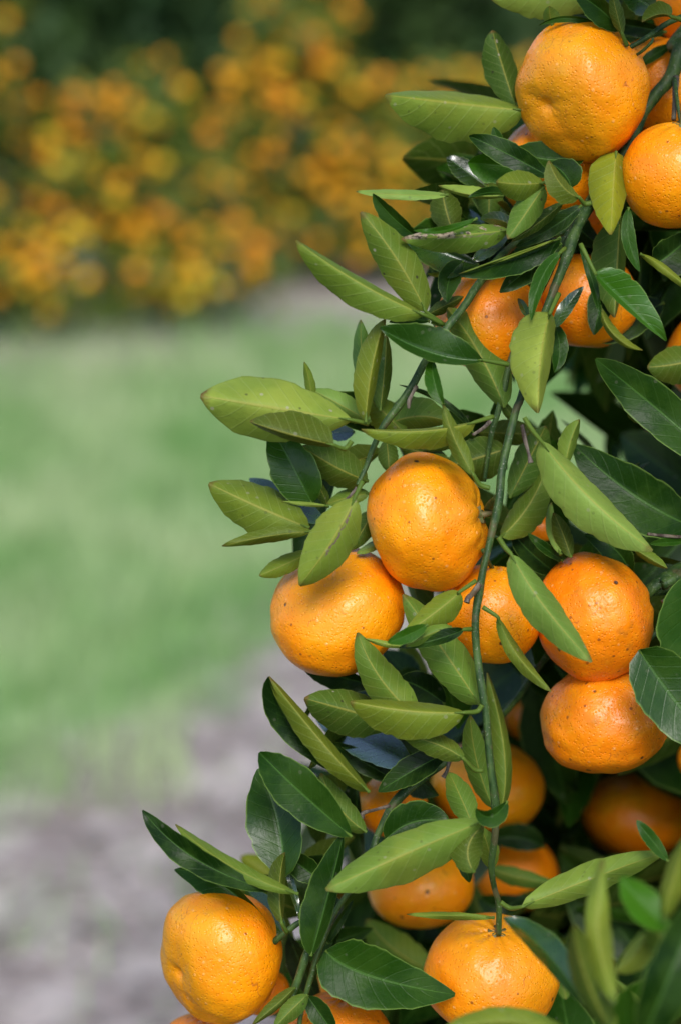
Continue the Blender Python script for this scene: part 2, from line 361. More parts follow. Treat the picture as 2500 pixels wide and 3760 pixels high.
def far_labels(zs, where):
    xs = sorted(o.location.x for o in zs); z_ = sorted(o.location.z for o in zs); n = len(zs)
    for o in zs:
        col = {'far_peel_orange': 'orange', 'far_peel_gold': 'golden yellow', 'far_peel_deep': 'deep orange'}[o.data.materials[0].name]
        a = ['left', 'middle', 'right'][min(2, xs.index(o.location.x) * 3 // n)]; b = ['low', 'midway up', 'high'][min(2, z_.index(o.location.z) * 3 // n)]
        o['label'] = '%s tangerine %s in the %s of %s' % (col, b, a, where)
def far_tree(base, blobs, nleaf, nfruit, label, flabel, fgroup, seed, wts=(.5, .25, .25), where='', extra=150):
    dy = {11: -.55, 12: -.25, 13: .55, 14: .8, 15: -.4, 16: .2}[seed]; base = (base[0], base[1] + dy, 0); blobs = [(b[0], b[1] + dy) + tuple(b[2:]) for b in blobs]
    rs = np.random.RandomState(seed); root = empty('tangerine_tree', base); tag(root, label, 'tree', 'orchard trees across the grass')
    bl = [(b[0], b[1], b[2], b[3], b[4], b[5]) for b in blobs]
    loc = [(b[0] - base[0], b[1] - base[1], b[2] - base[2]) + tuple(b[3:]) for b in bl]
    vs, fs = leaf_cloud(rs, bl, nleaf, .085, .42)
    vs = [(v[0] - base[0], v[1] - base[1], v[2] - base[2]) for v in vs]
    link_mesh('crown', vs, fs, M_FARLEAF, root, smooth=False)
    g = G(); trunk_mesh(g, (0, 0, 0), max(l[2] for l in loc) * .9, .045, loc, rs); g.build('trunk', M_FARBARK, root)
    w = np.array([b[3] * b[5] for b in bl]); w /= w.sum(); n = 0; zs = []
    while n < nfruit:
        b = bl[rs.choice(len(bl), p=w)]; d = rs.normal(size=3); d[1] = -abs(d[1]); d /= np.linalg.norm(d)
        c = np.array(b[:3]) + d * np.array(b[3:6]) * rs.uniform(.88, 1.06)
        if c[2] < .09: continue
        if noise.noise(Vector((c[0] * 3.2, c[1] * 3.2, c[2] * 3.2))) < -.22: continue
        o = bpy.data.objects.new('tangerine', far_proto[rs.choice(3, p=wts)]); COL.objects.link(o)
        o.location = c; o.rotation_euler = tuple(rs.uniform(-.5, .5, 3)); s = rs.uniform(.72, 1.0); o.scale = (s, s, s)
        tag(o, flabel, 'tangerine', fgroup); n += 1; zs.append(o)
    far_labels(zs, where)
    V_ = []; F_ = []; bv, bf = ball(.028, 8, 6)
    for _ in range(extra):
        b = bl[rs.choice(len(bl), p=w)]; d = rs.normal(size=3); d[1] = -abs(d[1]) * .6; d /= np.linalg.norm(d); c = np.array(b[:3]) + d * np.array(b[3:6]) * rs.uniform(.6, 1.0)
        if c[2] < .08: continue
        m0 = len(V_); V_ += [tuple(c + np.array(v) - np.array(base)) for v in bv]; F_ += [tuple(i + m0 for i in f) for f in bf]
    tag(link_mesh('fruit', V_, F_, M_FARFRUIT[0], root), kind='stuff')
far_tree((-1.72, 8.9, 0), [(-1.75, 8.9, .75, .42, .45, .66), (-1.55, 8.75, .42, .38, .4, .40), (-1.80, 9.0, 1.25, .46, .4, .5), (-1.42, 8.7, .95, .12, .2, .34), (-1.58, 8.7, 1.32, .24, .3, .34), (-1.30, 8.75, 1.15, .13, .3, .5)], 4200, 48,
         'tall out of focus tree at the far left edge loaded with orange fruit', 'small blurred tangerine on the tall tree at the far left edge', 'fruit on the tree at the left edge', 11, where='the tall tree at the left edge')
far_tree((-.95, 8.95, 0), [(-1.05, 8.95, .60, .36, .42, .34), (-.75, 9.0, .55, .34, .42, .38), (-.95, 8.7, .20, .50, .42, .24), (-.55, 8.85, .18, .35, .35, .22), (-1.35, 8.6, .2, .3, .3, .22), (-.78, 9.05, .84, .2, .3, .2)], 4200, 82,
         'low rounded out of focus tree covered in golden fruit, left of the peaked tree', 'small blurred tangerine on the low rounded tree in the left of the background', 'fruit on the low rounded tree', 12, (.4, .42, .18), where='the low rounded tree')
far_tree((-.22, 9.35, 0), [(-.22, 9.4, .62, .40, .42, .46), (-.18, 9.4, 1.10, .27, .32, .34), (-.10, 9.2, .24, .50, .42, .28), (.3, 9.3, .25, .35, .35, .26), (.12, 9.35, .62, .24, .32, .30)], 5200, 96,
         'out of focus tree with a tall peaked crown full of deep orange fruit', 'small blurred tangerine on the peaked tree in the middle of the background', 'fruit on the peaked tree', 13, (.45, .15, .40), where='the peaked tree')
far_tree((.62, 10.0, 0), [(.55, 10.0, .50, .40, .4, .40), (.95, 10.1, .5, .4, .4, .42)], 4200, 34,
         'greener out of focus tree with sparse fruit behind the near branches', 'small blurred tangerine on the greener tree right of the peaked one', 'fruit on the greener tree', 14, (.3, .6, .1), where='the greener tree')
far_tree((-3.9, 8.6, 0), [(-3.9, 8.6, .7, .9, .7, .6), (-3.6, 8.5, 1.2, .6, .5, .45)], 3000, 0, 'orange laden tree further left along the far row', '', 'x', 15, extra=90)
far_tree((2.9, 10.6, 0), [(2.7, 10.6, .6, .9, .7, .55), (3.2, 10.7, 1.0, .6, .5, .45)], 3000, 0, 'orange laden tree further right along the far row', '', 'x', 16, extra=90)
# woodland behind
for (x, y, rr, h, sd, lab) in [(-5.2, 17, 2.0, 4.6, 1, 'leftmost dark tree of the blurred woodland edge'), (-2.0, 15.5, 1.6, 4.0, 2, 'dark green tree behind the orange trees at left of centre'),
                          (.3, 16.5, 1.8, 4.8, 3, 'dark green tree directly behind the peaked orange tree'), (2.7, 15.2, 1.7, 4.3, 4, 'lighter green tree behind the near branches at right'),
                          (5.6, 17, 2.2, 5.0, 5, 'rightmost dark tree of the blurred woodland edge'),
                          (-9.0, 18, 2.6, 5.2, 6, 'far left dark tree of the woodland edge beyond the frame'), (9.6, 18, 2.6, 5.2, 7, 'far right dark tree of the woodland edge beyond the frame')]:
    rs = np.random.RandomState(40 + sd); root = empty('woodland_tree', (x, y, 0)); tag(root, lab, 'tree', 'woodland trees beyond the orchard')
    bl = [(rs.uniform(-.5, .5) * rr, rs.uniform(-.35, .35) * rr, rs.uniform(.15, .85) * h, rr * rs.uniform(.4, .65), rr * rs.uniform(.4, .6), h * rs.uniform(.16, .26)) for _ in range(9)]
    bl += [(a * rr, -.1, h * .13, rr * .5, rr * .5, h * .15) for a in (-.6, 0, .6)]
    vs, fs = leaf_cloud(rs, bl, 9000, .22, .5); link_mesh('crown', vs, fs, M_WOODLEAF, root, smooth=False)
    g = G(); trunk_mesh(g, (0, 0, 0), h * .8, .14, bl[:6], rs); g.build('trunk', M_FARBARK, root)

# ------------------------------------------------------------------ the near tree
ORG = dict(a=(1300, 0), b=(1900, 0), c=(1300, 500), d=(1900, 500), e=(700, 1250), f=(1300, 1000), g=(1900, 1000), h=(1300, 1500), i=(1900, 1500), j=(800, 1700),
           k=(900, 2300), l=(1300, 2050), m=(1900, 2050), n=(1300, 2600), o=(1900, 2600), p=(500, 2900), q=(900, 3160), r=(1400, 3160), s=(1900, 3160), t=(500, 3160))
def cv(c, x, y):
    if c == 'S': return (x, y)
    if c == 'O': return (x * 1.5944, y * 1.5944)
    o = ORG[c]; return (o[0] + x / 2.6133, o[1] + y / 2.6133)
def csc(c): return 1.0 if c == 'S' else (1.5944 if c == 'O' else 1 / 2.6133)

def leaf_geo(rs, B, M, T, wl, wr, kind, db, dt, tilt, yel, bri, spo, scar, k, pet, nu=20, nv=6, curl=0.0):
    B = np.array(B, float); M = np.array(M, float); T = np.array(T, float); C = 2 * M - (B + T) / 2
    L = np.linalg.norm(T - B); w0 = max(abs(wl), abs(wr)) * 1.10 + 1; away = 1 if kind == 'u' else -1
    hl = away * math.sqrt(max(w0 ** 2 - wl ** 2, 0)) * .9; hr = away * math.sqrt(max(w0 ** 2 - wr ** 2, 0)) * .9
    pw = math.log(.5) / math.log(k); vs = []; uv = []; ph = rs.uniform(0, 6.28); arch = rs.uniform(-.09, .09) * L * PX
    ws = rs.uniform(.04, .10) * rs.choice((-1, 1)); tw = rs.uniform(-.3, .3); hook = rs.uniform(-.16, .16) * L * PX; cy = (B[1] + T[1]) / 2
    for i in range(nu + 1):
        u = i / nu; c = (1 - u) ** 2 * B + 2 * u * (1 - u) * C + u * u * T
        tg = 2 * (1 - u) * (C - B) + 2 * u * (T - C); tg /= np.linalg.norm(tg) + 1e-9; nrm = np.array((tg[1], -tg[0]))
        f = max(math.sin(math.pi * u ** pw), 0) ** .66; f = max(f, .012 + .05 * u * (1 if i == nu else 0))
        jag = 1 + .03 * math.sin(u * 23 + ph) + .02 * math.sin(u * 51 + 2 * ph) + .028 * rs.uniform(-1, 1)
        dz0 = db + (dt - db) * u + arch * 4 * u * (1 - u) + hook * u ** 3
        for jn in range(-nv, nv + 1):
            v = jn / nv; a = abs(v); w = (wl if v > 0 else wr); h = (hl if v > 0 else hr)
            lat = w * f * (a if a < 1 else jag); off = nrm * lat * 1.10 * (1 if v > 0 else -1)
            dep = h * f * (a ** 1.25) * PX + ws * L * PX * a * math.sin(u * 9 + ph + (1.5 if v > 0 else 0)) * .35
            dep += curl * a * a * f * w0 * PX + tw * (u - .4) * v * f * w0 * PX * 2
            pt = c + off; dep += tilt * (cy - pt[1]) * PX + dz0
            vs.append(P(pt[0], pt[1], dep)); uv.append((u, .5 + v * .5))
    W = 2 * nv + 1; fs = []
    for i in range(nu):
        for j in range(W - 1):
            a = i * W + j; fs.append((a, a + 1, a + W + 1, a + W))
    # winding: upper side is the front face
    s = 0.0
    for i in (nu // 3, nu // 2):
        for j in ((nv // 2), nv + nv // 2):
            q = fs[i * (W - 1) + j]; p0, p1, p3 = vs[q[0]], vs[q[1]], vs[q[3]]; nn = (p1 - p0).cross(p3 - p0)
            wgt = (wl if j >= nv else wr); s += nn.dot(CL - p0) * (1 if wgt > 0 else -1)
    if (s < 0) == (kind == 't'): fs = [q[::-1] for q in fs]
    vs = [tuple(v) for v in vs]
    g = G(); g.add(vs, fs, uv, (yel, bri, spo, scar))
    # petiole, plus the midrib ridge on the underside
    r0 = 1.0 * .001
    pts = []
    if pet:
        for n_, (x, y) in enumerate(pet): pts.append(tuple(P(x, y, db + .004 + tilt * (cy - B[1]) * PX * 0)) + (r0 * 1.25,))
    pm = []
    for u in (0.0, .04, .09):
        c = (1 - u) ** 2 * B + 2 * u * (1 - u) * C + u * u * T
        pm.append(tuple(P(c[0], c[1], db + (dt - db) * u + arch * 4 * u * (1 - u) + tilt * (cy - c[1]) * PX + (-.0002 if kind == 'u' else .0004))) + (r0 * (.95 - u * 8),))
    tube(g, pts + pm, 6, 4, t=(.85, .6, 0, 0))
    return g

# leaf list: crop, base, mid, tip, left, right, kind, depth(cm), options
LV = []
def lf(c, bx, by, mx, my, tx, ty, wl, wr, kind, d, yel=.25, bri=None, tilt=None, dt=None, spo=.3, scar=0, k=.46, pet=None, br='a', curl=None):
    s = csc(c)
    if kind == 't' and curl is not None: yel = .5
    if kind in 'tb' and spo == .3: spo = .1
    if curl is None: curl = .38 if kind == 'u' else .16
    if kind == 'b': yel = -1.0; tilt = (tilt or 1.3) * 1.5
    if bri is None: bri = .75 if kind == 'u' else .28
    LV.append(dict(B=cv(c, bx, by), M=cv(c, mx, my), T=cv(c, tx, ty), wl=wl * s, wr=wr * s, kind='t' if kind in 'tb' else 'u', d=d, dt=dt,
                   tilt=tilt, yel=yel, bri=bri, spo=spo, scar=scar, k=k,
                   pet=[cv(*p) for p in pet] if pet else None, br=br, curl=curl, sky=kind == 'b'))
# --- top right
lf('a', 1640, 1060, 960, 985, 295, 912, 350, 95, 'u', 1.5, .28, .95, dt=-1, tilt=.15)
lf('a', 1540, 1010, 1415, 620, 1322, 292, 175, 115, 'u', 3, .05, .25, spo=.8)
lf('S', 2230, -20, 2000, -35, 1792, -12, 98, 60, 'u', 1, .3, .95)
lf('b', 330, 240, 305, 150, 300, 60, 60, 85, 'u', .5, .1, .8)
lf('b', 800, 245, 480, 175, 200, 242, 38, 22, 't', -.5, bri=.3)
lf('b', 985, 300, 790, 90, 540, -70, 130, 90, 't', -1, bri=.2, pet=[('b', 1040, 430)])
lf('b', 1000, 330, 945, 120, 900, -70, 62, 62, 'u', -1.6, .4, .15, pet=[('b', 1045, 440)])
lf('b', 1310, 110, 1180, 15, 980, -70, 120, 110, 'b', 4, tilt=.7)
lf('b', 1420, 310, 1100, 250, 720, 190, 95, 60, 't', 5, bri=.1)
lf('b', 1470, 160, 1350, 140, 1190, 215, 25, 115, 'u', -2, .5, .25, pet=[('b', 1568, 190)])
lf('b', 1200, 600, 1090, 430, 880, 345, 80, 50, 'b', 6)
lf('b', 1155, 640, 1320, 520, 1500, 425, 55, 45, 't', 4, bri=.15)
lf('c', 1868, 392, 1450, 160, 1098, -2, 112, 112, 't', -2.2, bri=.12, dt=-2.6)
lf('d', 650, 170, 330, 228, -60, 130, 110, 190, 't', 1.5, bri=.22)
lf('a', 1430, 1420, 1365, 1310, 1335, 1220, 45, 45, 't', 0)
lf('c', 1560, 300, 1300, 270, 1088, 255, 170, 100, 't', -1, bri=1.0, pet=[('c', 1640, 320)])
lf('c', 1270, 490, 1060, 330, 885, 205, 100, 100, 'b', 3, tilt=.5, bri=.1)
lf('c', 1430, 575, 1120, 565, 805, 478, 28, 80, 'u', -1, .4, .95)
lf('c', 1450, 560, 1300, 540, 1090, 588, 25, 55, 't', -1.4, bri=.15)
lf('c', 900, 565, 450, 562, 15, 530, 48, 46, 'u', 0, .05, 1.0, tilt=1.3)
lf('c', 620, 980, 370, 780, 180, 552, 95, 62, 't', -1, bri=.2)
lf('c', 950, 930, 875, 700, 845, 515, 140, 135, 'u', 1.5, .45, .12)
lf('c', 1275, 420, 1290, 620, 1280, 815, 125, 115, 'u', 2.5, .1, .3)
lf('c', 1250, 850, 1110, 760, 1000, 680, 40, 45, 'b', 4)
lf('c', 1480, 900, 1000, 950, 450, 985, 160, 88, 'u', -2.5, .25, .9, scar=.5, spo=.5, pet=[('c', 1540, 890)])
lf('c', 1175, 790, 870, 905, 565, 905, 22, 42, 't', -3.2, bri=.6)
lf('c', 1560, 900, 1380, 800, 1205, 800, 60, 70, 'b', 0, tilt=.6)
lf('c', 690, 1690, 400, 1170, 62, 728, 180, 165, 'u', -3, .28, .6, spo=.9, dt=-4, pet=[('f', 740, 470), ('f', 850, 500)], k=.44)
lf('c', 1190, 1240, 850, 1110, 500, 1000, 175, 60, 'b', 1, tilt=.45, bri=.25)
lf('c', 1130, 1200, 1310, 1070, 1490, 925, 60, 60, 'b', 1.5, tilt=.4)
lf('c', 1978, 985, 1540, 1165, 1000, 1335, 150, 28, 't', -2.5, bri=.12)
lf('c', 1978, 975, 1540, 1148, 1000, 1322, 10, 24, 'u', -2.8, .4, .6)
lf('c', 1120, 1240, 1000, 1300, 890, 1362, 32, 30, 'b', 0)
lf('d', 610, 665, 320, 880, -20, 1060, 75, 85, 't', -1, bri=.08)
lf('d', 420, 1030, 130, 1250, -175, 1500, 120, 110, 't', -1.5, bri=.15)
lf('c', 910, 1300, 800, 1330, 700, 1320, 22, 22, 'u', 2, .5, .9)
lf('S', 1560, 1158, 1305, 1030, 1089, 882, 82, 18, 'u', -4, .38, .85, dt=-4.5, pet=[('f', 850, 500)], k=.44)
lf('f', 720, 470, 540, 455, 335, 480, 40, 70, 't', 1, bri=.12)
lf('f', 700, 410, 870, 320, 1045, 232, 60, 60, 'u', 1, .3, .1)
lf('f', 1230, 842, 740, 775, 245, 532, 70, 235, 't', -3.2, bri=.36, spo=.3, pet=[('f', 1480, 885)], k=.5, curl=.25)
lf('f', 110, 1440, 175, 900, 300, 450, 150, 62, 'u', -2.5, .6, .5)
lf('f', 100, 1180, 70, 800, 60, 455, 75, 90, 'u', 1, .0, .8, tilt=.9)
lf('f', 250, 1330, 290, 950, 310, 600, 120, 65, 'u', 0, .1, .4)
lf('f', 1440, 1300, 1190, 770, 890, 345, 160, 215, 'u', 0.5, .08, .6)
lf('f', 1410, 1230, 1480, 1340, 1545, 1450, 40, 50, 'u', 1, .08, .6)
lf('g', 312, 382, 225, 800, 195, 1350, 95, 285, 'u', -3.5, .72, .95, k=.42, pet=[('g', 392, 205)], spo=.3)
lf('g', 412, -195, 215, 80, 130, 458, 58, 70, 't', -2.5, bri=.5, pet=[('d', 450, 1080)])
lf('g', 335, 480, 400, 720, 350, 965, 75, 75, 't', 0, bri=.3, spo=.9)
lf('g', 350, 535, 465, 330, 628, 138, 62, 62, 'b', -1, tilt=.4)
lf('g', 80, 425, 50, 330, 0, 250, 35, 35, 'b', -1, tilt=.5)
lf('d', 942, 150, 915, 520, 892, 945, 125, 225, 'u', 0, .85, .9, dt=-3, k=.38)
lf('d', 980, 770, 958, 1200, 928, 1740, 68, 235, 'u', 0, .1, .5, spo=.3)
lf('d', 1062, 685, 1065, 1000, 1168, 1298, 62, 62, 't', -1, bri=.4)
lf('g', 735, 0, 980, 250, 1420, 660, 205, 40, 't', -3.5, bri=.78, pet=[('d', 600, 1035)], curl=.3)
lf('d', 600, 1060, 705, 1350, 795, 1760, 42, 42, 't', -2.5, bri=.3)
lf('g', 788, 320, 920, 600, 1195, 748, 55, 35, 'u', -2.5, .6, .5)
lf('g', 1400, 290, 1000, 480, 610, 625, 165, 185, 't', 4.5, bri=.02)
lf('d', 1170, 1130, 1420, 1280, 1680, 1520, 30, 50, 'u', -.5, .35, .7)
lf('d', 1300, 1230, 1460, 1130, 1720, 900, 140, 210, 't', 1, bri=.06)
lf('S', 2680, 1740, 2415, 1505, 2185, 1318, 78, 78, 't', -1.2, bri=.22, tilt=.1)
lf('g', 1850, 800, 1520, 880, 1240, 910, 180, 160, 'u', 1.5, .25, .35)
lf('i', 1720, 1150, 1130, 840, 530, 345, 265, 235, 't', 2, bri=.2, k=.44)
lf('i', 215, 305, 715, 880, 1292, 1362, 108, 265, 'u', -3.5, .32, 1.0, k=.44, pet=[('i', 60, 85), ('i', 130, 200)], br='a')
lf('i', 455, 560, 505, 320, 592, 105, 105, 55, 'u', 0, .25, .9)
lf('i', -80, 860, 120, 460, 265, 168, 130, 150, 'u', 2, .1, .5)
lf('i', -168, 1230, 80, 960, 260, 600, 110, 180, 'u', 1, .15, .55)
lf('i', 410, 1400, 320, 1150, 320, 900, 48, 52, 'u', 1, 0, 1.0, tilt=1.0)
lf('i', 510, 1430, 430, 1200, 340, 998, 85, 72, 'u', 0, .3, .15)
lf('i', 1080, 1590, 920, 1340, 640, 1210, 120, 110, 't', 1.5, bri=.2)
lf('i', 1095, 1330, 1265, 1440, 1432, 1535, 62, 38, 'u', -1, .45, .6)
lf('i', 1620, 1275, 1430, 1285, 1265, 1300, 32, 42, 't', 0, bri=.4)
lf('i', 430, 1460, 260, 1340, 95, 1200, 45, 50, 't', 1, bri=.2)
lf('i', 400, 1600, 140, 1400, -60, 1180, 110, 150, 't', 3, bri=.05)
lf('i', 150, 1600, 60, 1300, 40, 1100, 70, 90, 'b', 4, tilt=.7)
lf('S', 1994, 672, 1905, 676, 1820, 668, 56, 46, 'u', -3.2, .45, .55, k=.5, pet=[('d', 330, 420)])
lf('d', 588, 590, 420, 470, 298, 235, 135, 55, 'u', -4, .6, .2, pet=[('d', 705, 640), ('d', 640, 650)], curl=-.2)
lf('d', 250, 480, 90, 720, -100, 985, 115, 130, 'u', -3.2, .2, .7, spo=.9)
lf('d', 430, 640, 200, 830, -60, 1010, 55, 70, 'u', -2.2, .3, .08)
lf('S', 2096, 690, 2070, 640, 2020, 600, 30, 60, 't', -1, bri=.12)
# --- centre left cluster
lf('h', 1165, 127, 650, 215, 68, 195, 165, 22, 'u', -3, .45, .85, pet=[('h', 1330, 78)])
lf('h', 1145, 642, 975, 330, 850, -40, 75, 80, 'u', -4, .5, .4, pet=[('h', 1300, 765), ('h', 1200, 730)])
lf('f', 852, 1270, 765, 1040, 752, 825, 85, 55, 't', -3.8, bri=.55)
lf('S', 1360, 1550, 1255, 1490, 1146, 1430, 38, 42, 'u', 0, .18, .95)
lf('S', 1490, 1600, 1415, 1520, 1345, 1455, 60, 45, 'u', .8, .4, .8)
lf('S', 1400, 1575, 1520, 1530, 1645, 1550, 70, 50, 'u', 1.2, .15, .75)
lf('f', 1150, 1568, 890, 1270, 430, 1080, 28, 32, 't', 2, bri=.05, tilt=.5)
lf('h', 1455, 385, 1160, 480, 880, 560, 210, 180, 'u', 1, .1, .22)
lf('h', 900, 480, 660, 420, 445, 370, 110, 70, 'u', 2, .2, .2)
lf('h', 1000, 300, 850, 340, 650, 390, 60, 60, 'u', 1.5, .1, .12)
lf('h', 310, 300, 325, 460, 335, 610, 90, 90, 'u', 1.5, .1, .35)
lf('h', 60, 380, 50, 560, 20, 700, 60, 60, 'u', 2, .3, .5)
lf('e', 1555, 765, 820, 648, 98, 530, 300, 255, 'u', -3, .52, .95, k=.55, spo=.6, pet=[('e', 1700, 800)], br='b')
lf('e', 1378, 1005, 960, 905, 572, 780, 50, 215, 'u', -4.5, .75, .16, pet=[('e', 1545, 965), ('e', 1480, 1040)], br='b', k=.4)
lf('e', 1168, 1568, 985, 1215, 760, 820, 215, 195, 't', -1, bri=.4, k=.42, curl=.3, br='b')
lf('e', 1700, 1350, 1390, 1215, 1070, 1015, 155, 175, 'u', 0, .22, .45, br='b')
lf('j', 1020, 570, 640, 365, 305, 150, 105, 125, 'b', 1.5, tilt=.8, br='b')
lf('S', 1137, 1938, 952, 1862, 768, 1775, 92, 75, 'u', -2, .4, .6, spo=.3, br='b', tilt=.3)
lf('j', 910, 655, 480, 705, 42, 798, 58, 72, 'u', -2.8, .7, .28, br='b')
lf('j', 1055, 412, 850, 395, 612, 368, 20, 20, 'u', -3, .4, .9, br='b')
lf('j', 1312, 335, 1095, 750, 785, 1178, 195, 210, 'u', -4.5, .36, .9, scar=1, k=.48, pet=[('j', 1385, 175)], br='b')
lf('j', 900, 850, 620, 985, 398, 1082, 88, 82, 'u', 0, .5, .85, br='b')
lf('j', 1450, 290, 1250, 330, 1045, 395, 75, 75, 'u', .5, .05, .8, tilt=.7, br='b')
lf('j', 1500, 455, 1395, 630, 1275, 840, 100, 95, 'u', 1, .1, .25, br='b')
lf('j', 1055, 425, 1000, 280, 915, 145, 55, 45, 'u', 1, .2, .3, tilt=.5, br='b')
lf('S', 1420, 1975, 1365, 2008, 1308, 2032, 16, 17, 'u', 1.5, 0, 1.0, tilt=1.4, br='b')
lf('e', 1170, 640, 1145, 420, 1090, 205, 45, 48, 'u', 0, .4, .8, br='b')
lf('e', 1570, 880, 1430, 880, 1305, 905, 80, 60, 'b', 3, tilt=1.0, br='b')
lf('g', 1260, 1420, 1130, 1370, 1055, 1290, 60, 60, 'u', 2, .5, .3)
lf('S', 2255, 1720, 2250, 1610, 2300, 1490, 28, 34, 'b', 30, tilt=.4)
lf('S', 2330, 1720, 2320, 1640, 2330, 1560, 40, 40, 'u', 28, .2, .3)
# --- middle lower
lf('k', 1230, 560, 890, 480, 550, 390, 125, 65, 't', 3, bri=.05, br='c')
lf('k', 1190, 1590, 720, 1090, 232, 478, 135, 62, 'u', -3.5, .6, .32, br='c')
lf('k', 950, 1450, 460, 960, 228, 482, 150, 20, 't', -2.5, bri=.06, br='c', k=.6)
lf('k', 1420, 920, 970, 800, 568, 690, 225, 175, 'u', 0, .1, .35, spo=.8, br='c')
lf('k', 1610, 1345, 1140, 1105, 680, 880, 150, 185, 'b', 3, tilt=1.3, bri=.4, br='c')
lf('k', 1460, 1490, 1130, 1300, 820, 1115, 95, 95, 't', 2, bri=.04, br='c')
lf('l', 600, 1520, 250, 1150, 33, 712, 175, 165, 'u', -2, .15, .75, k=.36, br='a')
lf('S', 1706, 2616, 1490, 2608, 1286, 2575, 98, 32, 'u', -3.5, .42, .8, pet=[('S', 1768, 2588), ('S', 1750, 2612)], tilt=.2)
lf('l', 1198, 1405, 850, 880, 468, 345, 190, 175, 'u', -1, .06, .75, k=.42)
lf('l', 1010, 320, 800, 500, 470, 735, 150, 110, 'u', -3, .48, .85, pet=[('l', 1165, 215)])
lf('l', 700, 640, 500, 740, 318, 805, 70, 62, 't', -4, bri=.5)
lf('l', 1050, 682, 800, 775, 430, 858, 55, 75, 't', -3.6, bri=.08, pet=[('l', 1115, 680)])
lf('l', 930, 660, 720, 730, 490, 850, 70, 65, 'u', -3.3, .25, .8)
lf('l', 490, 852, 290, 822, 98, 770, 26, 30, 'u', -3.2, .4, .85)
lf('S', 1824, 2264, 1905, 2415, 2022, 2538, 20, 30, 'u', -2.5, .35, .7, pet=[('l', 1230, 468)])
lf('S', 1874, 2034, 1998, 2228, 2172, 2430, 46, 72, 'u', -4.5, .22, .95, pet=[('h', 1380, 1235), ('h', 1440, 1330)])
lf('S', 2345, 2385, 2490, 2590, 2680, 2800, 118, 105, 't', -2.8, bri=.36, k=.4, curl=.2, br='d')
lf('S', 2560, 2100, 2515, 2330, 2580, 2530, 110, 95, 't', -3, bri=.42, br='d')
lf('n', 1050, 490, 790, 345, 440, 255, 120, 95, 'u', -2.2, .2, .4, pet=[('n', 1235, 598), ('n', 1150, 590)])
lf('n', 880, 430, 560, 600, 232, 802, 115, 135, 't', -.3, bri=.05, br='c')
lf('n', 1330, 965, 1170, 500, 1110, 70, 115, 120, 'u', 1.2, 0, .65)
lf('n', 1400, 990, 1440, 450, 1275, -340, 130, 58, 'u', 1.5, .2, .5)
lf('n', 1140, 1140, 1020, 860, 903, 615, 118, 118, 'u', -1.5, .22, .85)
lf('n', 300, 1260, 580, 1090, 920, 1100, 185, 170, 't', -.5, bri=.2, br='c')
lf('n', 1465, 895, 1310, 1040, 1165, 965, 100, 62, 't', -5, bri=.3)
lf('n', 1150, 1580, 1090, 1340, 1240, 1120, 150, 130, 'u', -5.2, .5, .22)
lf('S', 1770, 3015, 1500, 3130, 1196, 3266, 92, 72, 'u', -5, .26, .85, k=.5)
lf('S', 1800, 3190, 1790, 3110, 1760, 3035, 35, 35, 'u', -.5, .2, .6)
lf('r', 1080, 548, 650, 528, 238, 514, 38, 34, 'u', -2, .4, .7)
lf('r', 750, -80, 800, 60, 842, 208, 62, 62, 't', -.5, bri=.05)
lf('S', 1912, 3330, 2180, 3222, 2442, 3128, 56, 50, 'u', -2.5, .22, .85, k=.44, pet=[('r', 1140, 398), ('r', 1230, 455)])
# --- lower left
lf('q', 770, 862, 1200, 1105, 2010, 1985 - 700, 265, 300, 't', -2.2, bri=.33, k=.4, br='c')
lf('q', 630, 915, 775, 420, 945, -256, 205, 78, 't', -3.2, bri=.2, k=.48, br='c')
lf('p', 1400, 1285, 1380, 900, 1430, 600, 115, 48, 'u', -3.2, .5, .22, pet=[('p', 1450, 1370)], br='c')
lf('p', 1790, 880, 1600, 740, 1420, 602, 120, 105, 't', -1, bri=.2, br='c')
lf('p', 1320, 975, 590, 670, 66, 195, 130, 105, 't', -3, bri=.1, br='c', k=.55)
lf('p', 1560, 1000, 910, 730, 380, 330, 78, 72, 'u', -3.6, .28, .65, tilt=.5, br='c', k=.48)
lf('p', 1340, 1400, 830, 915, 372, 765, 160, 60, 't', .5, bri=.25, br='c', k=.5)
lf('p', 1420, 1400, 1230, 1150, 1050, 940, 100, 115, 'b', 1, tilt=.5, br='c')
lf('S', 1045, 3220, 1020, 3010, 950, 2822, 108, 75, 't', -1, bri=.3, br='c', k=.45, curl=.2, tilt=.4)
lf('S', 1291, 3072, 1100, 2905, 953, 2762, 80, 76, 't', -2.8, bri=.24, br='c', k=.5)
lf('S', 1345, 3055, 1245, 2965, 1178, 2838, 42, 45, 'u', -2, .1, .4, br='c')
lf('q', 525, 550, 455, 250, 395, 60, 32, 34, 'b', 0, tilt=.5, br='c')
lf('q', 597, 1288, 450, 1430, 275, 1610, 85, 85, 'u', -2.2, .1, .6, spo=.8, br='c')
lf('q', 600, 1300, 730, 1480, 880, 1700, 95, 105, 't', -1, bri=.2, br='c')
lf('q', 485, 1215, 310, 1375, 70, 1580, 42, 62, 'u', -2.6, .15, .3, tilt=.5, br='c')
lf('q', 790, 795, 895, 600, 1035, 380, 32, 42, 't', 1.5, bri=.1, br='c')
lf('S', 1600, 3570, 1450, 3490, 1345, 3375, 65, 65, 'u', 14, .1, .6)
lf('S', 1795, 3185, 1900, 3222, 2045, 3245, 32, 32, 'u', 12, .1, .6)
lf('S', 1055, 3250, 960, 3190, 885, 3145, 42, 42, 'u', 14, .7, .8, br='c')
lf('o', 1440, 1470, 1270, 1250, 1140, 1075, 62, 62, 't', -4, bri=.35, tilt=.3, br='d')
lf('S', 1575, 2510, 1510, 2420, 1475, 2320, 34, 34, 'u', 12, .4, 1.0)
